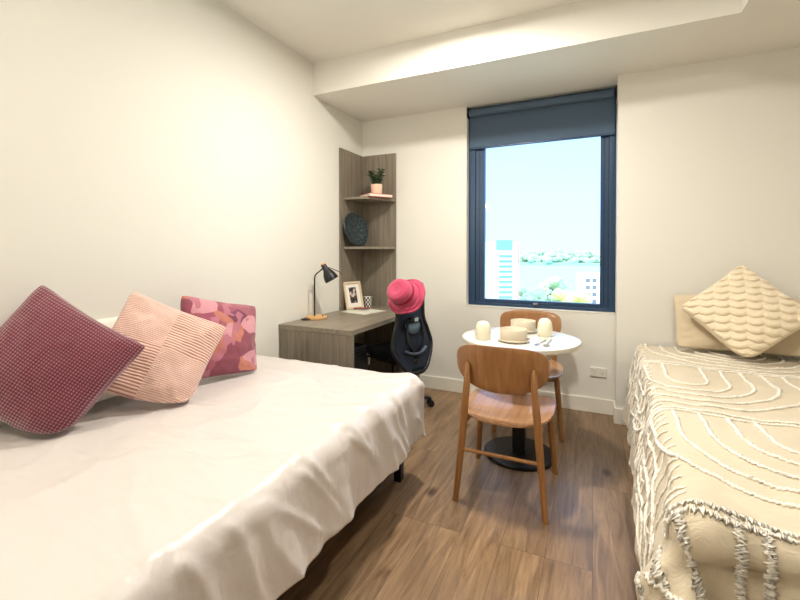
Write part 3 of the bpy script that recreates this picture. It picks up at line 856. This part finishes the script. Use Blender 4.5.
# pink hat on the chair
M_hat = mat('pink_straw', (206, 70, 104), .85, sheen=.3); t = NT(M_hat)
tc = t.n('ShaderNodeTexCoord'); sz = t.n('ShaderNodeSeparateXYZ'); t.l(tc.outputs['Object'], sz.inputs[0])
wv = ribs(t, sz.outputs[2], .009)
t.l(t.bump(wv, .5, .002), t.b.inputs['Normal'])
t.l(t.ramp(t.noise(t.coords((1, 1, 30)), 4, 3), [(.3, (172, 42, 76)), (.7, (202, 82, 116))]), t.b.inputs['Base Color'])
ht = thing('sun_hat', 'bright pink sun hat hung over the office chair back', 'hat', (-1.285, 2.845, .972))
axh = Vector((.40, -.62, .50)).normalized()     # crown direction
hm = Vector((-.16, -.86, .45)).normalized()
def hatmesh(prof, n=56, wob_=.006):
    bm = bmesh.new(); R = []
    for r, z in prof:
        ring = []
        for k in range(n):
            a = 2*PI*k/n; rr2 = r*(1+.04*math.sin(2*a+1)*(z < .02)); zz = z+(wob_*(math.sin(3*a)+.7*math.sin(5*a+2))*max(0, (.04-z)/.04))
            ring.append(bm.verts.new((rr2*math.cos(a), rr2*math.sin(a)*.95, zz)))
        R.append(ring)
    for a_, b_ in zip(R[:-1], R[1:]):
        for k in range(n): bm.faces.new((a_[k], a_[(k+1) % n], b_[(k+1) % n], b_[k]))
    bm.faces.new(R[-1]); return bm
bm = hatmesh([(.098, .040), (.100, .048), (.096, .056), (.101, .066), (.099, .076), (.094, .082), (.097, .094), (.092, .108), (.078, .122), (.055, .128), (.03, .123), (.01, .12)])
cr = mesh_obj('crown', bm, M_hat, ht, smooth=True); solid(cr, .004)
bm = hatmesh([(.160, -.024), (.156, -.014), (.148, -.013), (.143, -.018), (.137, -.014), (.131, -.002), (.123, -.001), (.117, -.004), (.112, .002), (.108, .020), (.104, .030), (.0985, .040)]); 
bm.faces.ensure_lookup_table(); bm.faces.remove(bm.faces[-1])
brm = mesh_obj('brim', bm, M_hat, ht, smooth=True); solid(brm, .005)
M_band = mat('hat_band', (176, 20, 54), .8)
bm = bmesh.new(); lathe(bm, [(.102, .040), (.0985, .056), (.100, .056), (.1045, .040)], 56, close=True)
for v in bm.verts: v.co.y *= .95
bn = mesh_obj('band', bm, M_band, ht, smooth=True)
qh = hm.to_track_quat('Z', 'Y').to_euler()
for o in (cr, brm, bn): o.rotation_euler = qh

# ------------------------------------------------------------------ dining table
TX, TY = -.43, 2.735
tb_ = thing('round_table', 'small round white-topped cafe table with black pedestal', 'table', (TX, TY, 0))
bm = bmesh.new(); lathe(bm, [(0, .719), (.352, .719), (.362, .726), (.364, .744), (.361, .7495), (.357, .7505)], 96); lathe(bm, [(.357, .7505), (0, .7505)], 96, mi=1)
bmesh.ops.remove_doubles(bm, verts=bm.verts[:], dist=.00001)
mesh_obj('tabletop', bm, None, tb_, smooth=True, mats=[M_tableedge, M_tabletop], auto=35)
bm = bmesh.new(); bx(bm, -.038, .038, -.038, .038, .02, .70, .004); mesh_obj('column', bm, M_blackmetal, tb_)
bm = bmesh.new(); bx(bm, -.15, .15, -.15, .15, .70, .7185, .003); mesh_obj('mounting_plate', bm, M_blackmetal, tb_)
bm = bmesh.new(); lathe(bm, [(0, 0), (.218, 0), (.220, .004), (.220, .012), (.214, .019), (0, .021)], 72); mesh_obj('base', bm, M_blackmetal, tb_, smooth=True, auto=35)

# ------------------------------------------------------------------ dining chair: faces +y locally
def superpoly(a, b, e, n=56):
    out = []
    for k in range(n):
        th = 2*PI*k/n; c, s = math.cos(th), math.sin(th)
        out.append((a*abs(c)**(2/e)*(1 if c > 0 else -1), b*abs(s)**(2/e)*(1 if s > 0 else -1)))
    return out
def make_chair(label):
    ch = thing('dining_chair', label, 'chair', (0, 0, 0), group='oak dining chairs at the round table')
    # seat
    bm = bmesh.new()
    def so(k, n):
        th = 2*PI*k/n; c, s = math.cos(th), math.sin(th)
        e = 4.2 if s > 0 else 2.7
        return (.240*abs(c)**(2/e)*(1 if c > 0 else -1), .262*abs(s)**(2/e)*(1 if s > 0 else -1)+.022)
    n = 64; R = []
    def sz(x, y): return .448+.26*x*x-.05*max(0, y-.2)-.010+.02*max(0, -y-.1)
    for side in (0, 1):
        rr = []
        for q in (1, .96, .8, .6, .4, .2):
            rr.append([bm.verts.new((so(k, n)[0]*q, so(k, n)[1]*q, sz(so(k, n)[0]*q, so(k, n)[1]*q)-(.017 if side else 0)+(-.003 if q == 1 and not side else (.003 if q == 1 else 0)))) for k in range(n)])
        cc = bm.verts.new((0, 0, sz(0, 0)-(.017 if side else 0)))
        for a_, b_ in zip(rr[:-1], rr[1:]):
            for k in range(n): bm.faces.new((a_[k], a_[(k+1) % n], b_[(k+1) % n], b_[k]))
        for k in range(n): bm.faces.new((rr[-1][k], rr[-1][(k+1) % n], cc))
        R.append(rr[0])
    for k in range(n): bm.faces.new((R[0][k], R[0][(k+1) % n], R[1][(k+1) % n], R[1][k]))
    mesh_obj('seat', bm, M_oakseat, ch, smooth=True, auto=55)
    # backrest: curved rounded panel
    bm = bmesh.new(); n = 72
    def bo(k):
        th = 2*PI*k/n; c, s = math.cos(th), math.sin(th)
        e = 3.6 if s > 0 else 2.35
        x = .234*abs(c)**(2/e)*(1 if c > 0 else -1)
        z = (.102 if s > 0 else .142)*abs(s)**(2/e)*(1 if s > 0 else -1)
        return x, z+.722
    def by(x, z): return -.222-.06*((z-.6)/.2)*.55+.85*x*x
    R = []
    for side in (0, 1):
        rr = []
        for q in (1, .95, .75, .5, .25):
            ring = []
            for k in range(n):
                x, z = bo(k); x *= q; z = .70+(z-.70)*q
                ring.append(bm.verts.new((x, by(x, z)+(.016 if side else 0)+(0 if q < 1 else (.003 if not side else -.003)), z)))
            rr.append(ring)
        cc = bm.verts.new((0, by(0, .70)+(.016 if side else 0), .70))
        for a_, b_ in zip(rr[:-1], rr[1:]):
            for k in range(n): bm.faces.new((a_[k], a_[(k+1) % n], b_[(k+1) % n], b_[k]))
        for k in range(n): bm.faces.new((rr[-1][k], rr[-1][(k+1) % n], cc))
        R.append(rr[0])
    for k in range(n): bm.faces.new((R[0][k], R[0][(k+1) % n], R[1][(k+1) % n], R[1][k]))
    mesh_obj('backrest', bm, M_oak, ch, smooth=True, auto=55)
    for s_ in (-1, 1):
        bm = bmesh.new()
        ytop = by(.17, .72)-.012
        tube(bm, [(s_*.228, -.252, 0), (s_*.222, -.250, .012), (s_*.196, -.232, .30), (s_*.183, -.228, .46), (s_*.170, ytop-.004, .60), (s_*.166, ytop-.006, .70), (s_*.165, ytop-.002, .722)],
             [.0125, .0145, .0185, .020, .0175, .0135, .008], 14)
        mesh_obj('leg', bm, M_oakleg, ch, smooth=True, auto=60)
        bm = bmesh.new()
        tube(bm, [(s_*.232, .245, 0), (s_*.228, .242, .012), (s_*.205, .205, .30), (s_*.192, .185, .436)], [.0125, .0145, .019, .020], 14)
        mesh_obj('leg', bm, M_oakleg, ch, smooth=True, auto=60)
        bm = bmesh.new(); tube(bm, [(s_*.187, -.215, .405), (s_*.19, .17, .415)], .015, 10); mesh_obj('side_rail', bm, M_oakleg, ch, smooth=True, auto=60)
    bm = bmesh.new(); tube(bm, [(-.20, -.236, .270), (.20, -.236, .270)], .0095, 12); mesh_obj('stretcher', bm, M_oakleg, ch, smooth=True, auto=60)
    bm = bmesh.new(); tube(bm, [(-.18, .17, .412), (.18, .17, .412)], .014, 10); mesh_obj('front_rail', bm, M_oakleg, ch, smooth=True, auto=60)
    return ch
ch1 = make_chair('oak dining chair nearest the camera, its back turned to the room')
ch1.location = (-.428, 2.335, 0)
ch2 = dup(ch1, (-.445, 3.265, 0), PI+.09, 'oak dining chair behind the table, facing the room under the window')

# ------------------------------------------------------------------ tableware
TZ = .7508
def place_setting(x, y, lb, lp_, first=None):
    pass
def make_plate(x, y, label):
    bm = bmesh.new(); lathe(bm, [(0, 0), (.060, 0), (.090, .006), (.098, .017), (.096, .019), (.086, .012), (.06, .007), (0, .007)], 56)
    o = mesh_obj('plate', bm, M_cer, None, smooth=True, auto=50); o.location = (x, y, TZ)
    return tag(o, label, 'plate', 'cream plates on the round table')
def make_bowl(x, y, label):
    bm = bmesh.new(); lathe(bm, [(0, 0), (.066, 0), (.076, .005), (.081, .018), (.083, .066), (.0815, .069), (.079, .066), (.076, .02), (.064, .009), (0, .008)], 56)
    o = mesh_obj('bowl', bm, M_cer, None, smooth=True, auto=60); o.location = (x, y, TZ+.0075)
    return tag(o, label, 'bowl', 'cream bowls on the round table')
p1 = make_plate(-.445, 2.60, 'cream plate under the nearer bowl on the round table')
b1 = make_bowl(-.445, 2.60, 'nearer cream bowl standing on a plate on the round table')
def cp(o, loc, label):
    c = o.copy(); C.objects.link(c); c.location = loc; c['label'] = label; return c
cp(p1, (-.44, 2.945, TZ), 'cream plate under the farther bowl on the round table')
cp(b1, (-.44, 2.945, TZ+.0075), 'farther cream bowl on the window side of the round table')
bm = bmesh.new(); lathe(bm, [(.044, 0), (.047, .003), (.047, .05), (.043, .085), (.034, .104), (.020, .113), (0, .115)], 48)
lathe(bm, [(.044, 0), (.041, .003), (.041, .06), (.037, .09), (.02, .105), (0, .107)], 48)
cu = mesh_obj('tumbler', bm, M_cer2, None, smooth=True, auto=60); cu.location = (-.628, 2.58, TZ)
tag(cu, 'upturned pale cream tumbler on the left side of the round table', 'cup', 'upturned tumblers on the round table')
cp(cu, (-.288, 2.85, TZ), 'upturned pale cream tumbler to the right of the bowls')
# cutlery
def blade(name, label, loc, rz, fork):
    bm = bmesh.new()
    tube(bm, [(0, -.09, .004), (0, -.04, .004), (0, .03, .006), (0, .05, .006)], [.0045, .0035, .0025, .003], 8, flat=.5)
    if fork:
        prism(bm, [(-.003, .048), (.003, .048), (.011, .062), (.011, .074), (-.011, .074), (-.011, .062)], .0045, .0065)
        for k in range(4): bx(bm, -.011+k*.0063, -.0078+k*.0063, .073, .105, .004, .006)
    else:
        prism(bm, [(.018*math.cos(t_)*(1-.15*math.sin(t_)), .078+.028*math.sin(t_)) for t_ in [2*PI*k/24 for k in range(24)]], .002, .0055)
    o = mesh_obj(name, bm, M_steel, None, smooth=True, auto=40); o.location = loc; o.rotation_euler = (0, 0, rz)
    return tag(o, label, 'cutlery')
blade('fork', 'steel fork lying on the table right of the nearer bowl', (-.285, 2.62, TZ), math.radians(168), True)
blade('spoon', 'steel spoon beside the fork, closer to the table edge', (-.245, 2.63, TZ), math.radians(176), False)

# ------------------------------------------------------------------ power outlet
ou = thing('power_outlet', 'white double power outlet on the wall below the window', 'power outlet', (.035, D, .33))
M_pl = mat('white_plastic', (226, 222, 212), .35)
bm = bmesh.new(); bx(bm, -.060, .060, -.011, 0, -.038, .038, .004); mesh_obj('faceplate', bm, M_pl, ou)
for s_ in (-1, 1):
    bm = bmesh.new(); bx(bm, s_*.03-.006, s_*.03+.006, -.015, -.011, .012, .028, .002); mesh_obj('switch', bm, M_pl, ou)
    bm = bmesh.new()
    for dx, rr_ in ((-.007, .4), (.007, -.4)):
        vs = bx(bm, -.0011, .0011, -.0116, -.0112, -.004, .004)
        for v in vs: v.co = Matrix.Rotation(rr_, 3, 'Y') @ v.co+Vector((s_*.03+dx, 0, -.006))
    bx(bm, s_*.03-.0011, s_*.03+.0011, -.0116, -.0112, -.024, -.016)
    mesh_obj('socket', bm, M_rubber, ou)

# ------------------------------------------------------------------ ceiling lights (lit), partly added unseen fill
def ceil_light(x, y, z, r, power, col, label):
    t_ = thing('ceiling_light', label, 'ceiling light', (x, y, z), group='round ceiling lights')
    bm = bmesh.new(); lathe(bm, [(0, 0), (r+.02, 0), (r+.02, -.03), (r+.008, -.045), (r, -.045), (r, -.006), (0, -.006)], 48); mesh_obj('housing', bm, M_skirt, t_, smooth=True, auto=40)
    md = mat('diffuser', (255, 240, 215), .6); b = md.node_tree.nodes['Principled BSDF']
    b.inputs['Emission Color'].default_value = lin(col); b.inputs['Emission Strength'].default_value = 3
    bm = bmesh.new(); lathe(bm, [(0, -.036), (r-.002, -.036), (r-.002, -.012), (0, -.012)], 48); mesh_obj('diffuser', bm, md, t_)
    ld = bpy.data.lights.new('lamp', 'AREA'); ld.shape = 'DISK'; ld.size = 2*r-.01; ld.energy = power; ld.color = lin(col)[:3]
    lo = bpy.data.objects.new('lamp', ld); C.objects.link(lo); lo.parent = t_; lo.location = (0, 0, -.047)
ceil_light(-.80, 2.26, ZC, .11, 52, (255, 250, 240), 'round ceiling light above the aisle near the window')
gp = thing('fill_pendant', 'added unseen globe fill light over the near end of the left bed', 'ceiling light', (-1.96, -.3, ZC))  # invented globe behind the camera, added to brighten ceiling, soffit and walls
bm = bmesh.new(); tube(bm, [(0, 0, -.004), (0, 0, -.62)], .004, 8); mesh_obj('cord', bm, M_black, gp, smooth=True)
bm = bmesh.new(); lathe(bm, [(0, -.002), (.05, -.002), (.045, -.03), (0, -.03)], 24); mesh_obj('fill_mount', bm, M_skirt, gp, smooth=True, auto=40)
M_fill_globe = mat('fill_globe', (255, 250, 240), .5); b = M_fill_globe.node_tree.nodes['Principled BSDF']
b.inputs['Emission Color'].default_value = lin((255, 249, 236)); b.inputs['Emission Strength'].default_value = 92
bm = bmesh.new(); bmesh.ops.create_uvsphere(bm, u_segments=24, v_segments=16, radius=.12, matrix=Matrix.Translation((0, 0, -.73))); mesh_obj('globe', bm, M_fill_globe, gp, smooth=True)
ceil_light(.38, 1.30, ZC, .12, 25, (255, 250, 240), 'added unseen round fill light over the right bed')  # added out of view to lift the brightness over the right bed

# ------------------------------------------------------------------ outside
GZ = -30
def ext(name, bm, m, label=None, cat=None, kind=None, group=None):
    o = mesh_obj(name, bm, m); return tag(o, label, cat, group, kind)
M_ground = mat('ground_grass', (186, 196, 170), .9)
bm = bmesh.new(); bx(bm, -700, 700, 30, 330, GZ-2, GZ); o = ext('ground', bm, M_ground, kind='structure')
M_water = mat('bay_water', (134, 192, 206), .6)
bm = bmesh.new(); bx(bm, -1600, 900, 330, 1000, GZ-2, GZ-.5); o = ext('bay_water', bm, M_water, 'pale blue bay beyond the near buildings', 'water', 'stuff')
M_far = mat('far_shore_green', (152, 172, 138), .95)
bm = bmesh.new(); rn = random.Random(3)
bx(bm, -2200, 1500, 1001, 1400, GZ-2, GZ+6)
for k in range(700):
    x = rn.uniform(-900, 500); y = rn.uniform(1002, 1150); r = rn.uniform(6, 13)
    m4 = Matrix.Translation((x, y, GZ+6+(y-1000)*.13+rn.uniform(0, 7))) @ Matrix.Diagonal((r, r, r*.7, 1))
    bmesh.ops.create_icosphere(bm, subdivisions=1, radius=1, matrix=m4)
ext('tree_line', bm, M_far, 'hazy pale green wooded shore across the bay', 'trees', 'stuff')
M_b1 = mat('pale_render', (226, 216, 204), .8); M_b2 = mat('aqua_glass', (120, 185, 195), .2); M_red = mat('terracotta_strip', (214, 130, 112), .8)
M_win = mat('blue_window', (104, 150, 172), .2)
# direction helper: pixel to point at given forward distance
a_, f_ = .436, 416.9
def at(u, v, d):
    lat = (u-400)/f_*d; return Vector((lat*math.cos(a_)-d*math.sin(a_), lat*math.sin(a_)+d*math.cos(a_), 1.3-(v-251.4)/f_*d))
# left tower
d = 150; A = at(474, 241, d); B = at(519, 241, d)
bl1 = thing('apartment_tower', 'pale high-rise with aqua glazing at the left of the window view', 'building', (A.x, A.y, GZ), math.atan2(B.y-A.y, B.x-A.x))
wd = (B-A).length; ht_ = A.z-GZ
bm = bmesh.new(); bx(bm, 0, wd, 0, 14, 0, ht_-.3); mesh_obj('facade', bm, M_b1, bl1)
px = wd/45
bm = bmesh.new(); bx(bm, px*22, px*38, -.3, 0, ht_-3.2, ht_+.3); mesh_obj('glazed_crown', bm, M_b2, bl1)
for k in range(14):
    bm = bmesh.new(); z = ht_-5.8-k*1.85
    bx(bm, px*25, px*38, -.25, .0, z, z+.75)
    mesh_obj('window_band', bm, M_win, bl1)
bm = bmesh.new(); bx(bm, wd-.35, wd, -.3, 0, 0, ht_-.5); mesh_obj('corner_strip', bm, M_red, bl1)
# right block
d = 190; A = at(581, 273, d); B = at(608, 273, d)
bl2 = thing('office_block', 'lower pale block with small dark windows at the right of the window view', 'building', (A.x, A.y, GZ), math.atan2(B.y-A.y, B.x-A.x))
wd = (B-A).length; ht_ = A.z-GZ; px = wd/27
M_dw = mat('dark_window', (120, 112, 114), .4)
bm = bmesh.new(); bx(bm, 0, wd, 0, 5, 0, ht_); mesh_obj('facade', bm, M_b1, bl2)
for r_ in range(5):
    for x0 in (5, 11.5, 19):
        bm = bmesh.new(); z = ht_-4.2-r_*3.2; bx(bm, px*x0, px*(x0+4), -.15, 0, z, z+1.7); mesh_obj('window', bm, M_dw, bl2)
# nearer trees
def far_tree(u, v, d, r, m, label):
    p = at(u, v, d); bm = bmesh.new(); rn = random.Random(int(u))
    t_ = thing('tree', label, 'tree', (p.x, p.y, GZ))
    h = p.z-GZ
    for k in range(22):
        th = rn.uniform(0, 2*PI); q = rn.uniform(0, 1)**.5*r; zz = h-r*rn.uniform(.2, 1.7)
        s = r*rn.uniform(.28, .5)
        bmesh.ops.create_icosphere(bm, subdivisions=2, radius=1, matrix=Matrix.Translation((q*math.cos(th), q*math.sin(th), zz)) @ Matrix.Diagonal((s, s, s*.8, 1)))
    for v_ in bm.verts:
        v_.co += Vector((noise.noise(v_.co*.9), noise.noise(v_.co*.9+Vector((9, 0, 0))), noise.noise(v_.co*.9+Vector((0, 9, 0)))))*r*.18
    mesh_obj('crown', bm, m, t_)
    bm = bmesh.new(); tube(bm, [(0, 0, 0), (0, 0, h-r*.8)], [r*.09, r*.05], 8); mesh_obj('trunk', bm, mat('bark', (130, 110, 90), .9), t_)
M_t1 = mat('pale_leaf', (178, 194, 156), .9); M_t2 = mat('yellow_leaf', (220, 214, 128), .9)
far_tree(528, 288, 170, 6, M_t1, 'pale green tree just right of the high-rise, outside')
far_tree(553, 277, 180, 6, M_t1, 'tallest slim green tree in the middle of the window view')
far_tree(572, 289, 165, 5.5, M_t2, 'yellow-green tree beside the lower pale block outside')

# ------------------------------------------------------------------ sky and sun
w = bpy.data.worlds.new('world'); bpy.context.scene.world = w; w.use_nodes = True
nt = w.node_tree; bg = nt.nodes['Background']
tc = nt.nodes.new('ShaderNodeTexCoord'); sp = nt.nodes.new('ShaderNodeSeparateXYZ'); nt.links.new(tc.outputs['Generated'], sp.inputs[0])
rp = nt.nodes.new('ShaderNodeValToRGB'); nt.links.new(sp.outputs[2], rp.inputs[0])
e = rp.color_ramp.elements
e[0].position = 0; e[0].color = (.93, 1.7, 2.7, 1)
e[1].position = 1; e[1].color = (4.0, 7.0, 11.0, 1)
for p_, c_ in ((.12, (.88, 1.6, 2.6, 1)), (.36, (.68, .98, 1.8, 1))):
    k = e.new(p_); k.color = c_
nt.links.new(rp.outputs[0], bg.inputs['Color']); bg.inputs['Strength'].default_value = 1.0
sl = bpy.data.lights.new('sun', 'SUN'); sl.energy = 4.2; sl.angle = .01; sl.color = (1, .96, .88)
so_ = bpy.data.objects.new('sun', sl); C.objects.link(so_)
so_.rotation_euler = Vector((.35, .75, -.75)).to_track_quat('-Z', 'Y').to_euler()

# ------------------------------------------------------------------ camera
cd = bpy.data.cameras.new('camera'); co = bpy.data.objects.new('camera', cd); C.objects.link(co)
cd.sensor_width = 36; cd.lens = 416.9/800*36; cd.shift_y = -43.14/800
co.location = (0, 0, 1.3); co.rotation_euler = (PI/2-.013, 0, .436)
cd.clip_start = .02; cd.clip_end = 5000
sc_ = bpy.context.scene; sc_.camera = co
vs = sc_.view_settings
vs.view_transform = 'Standard'; vs.look = 'None'; vs.exposure = 0; vs.gamma = 1; vs.use_curve_mapping = False
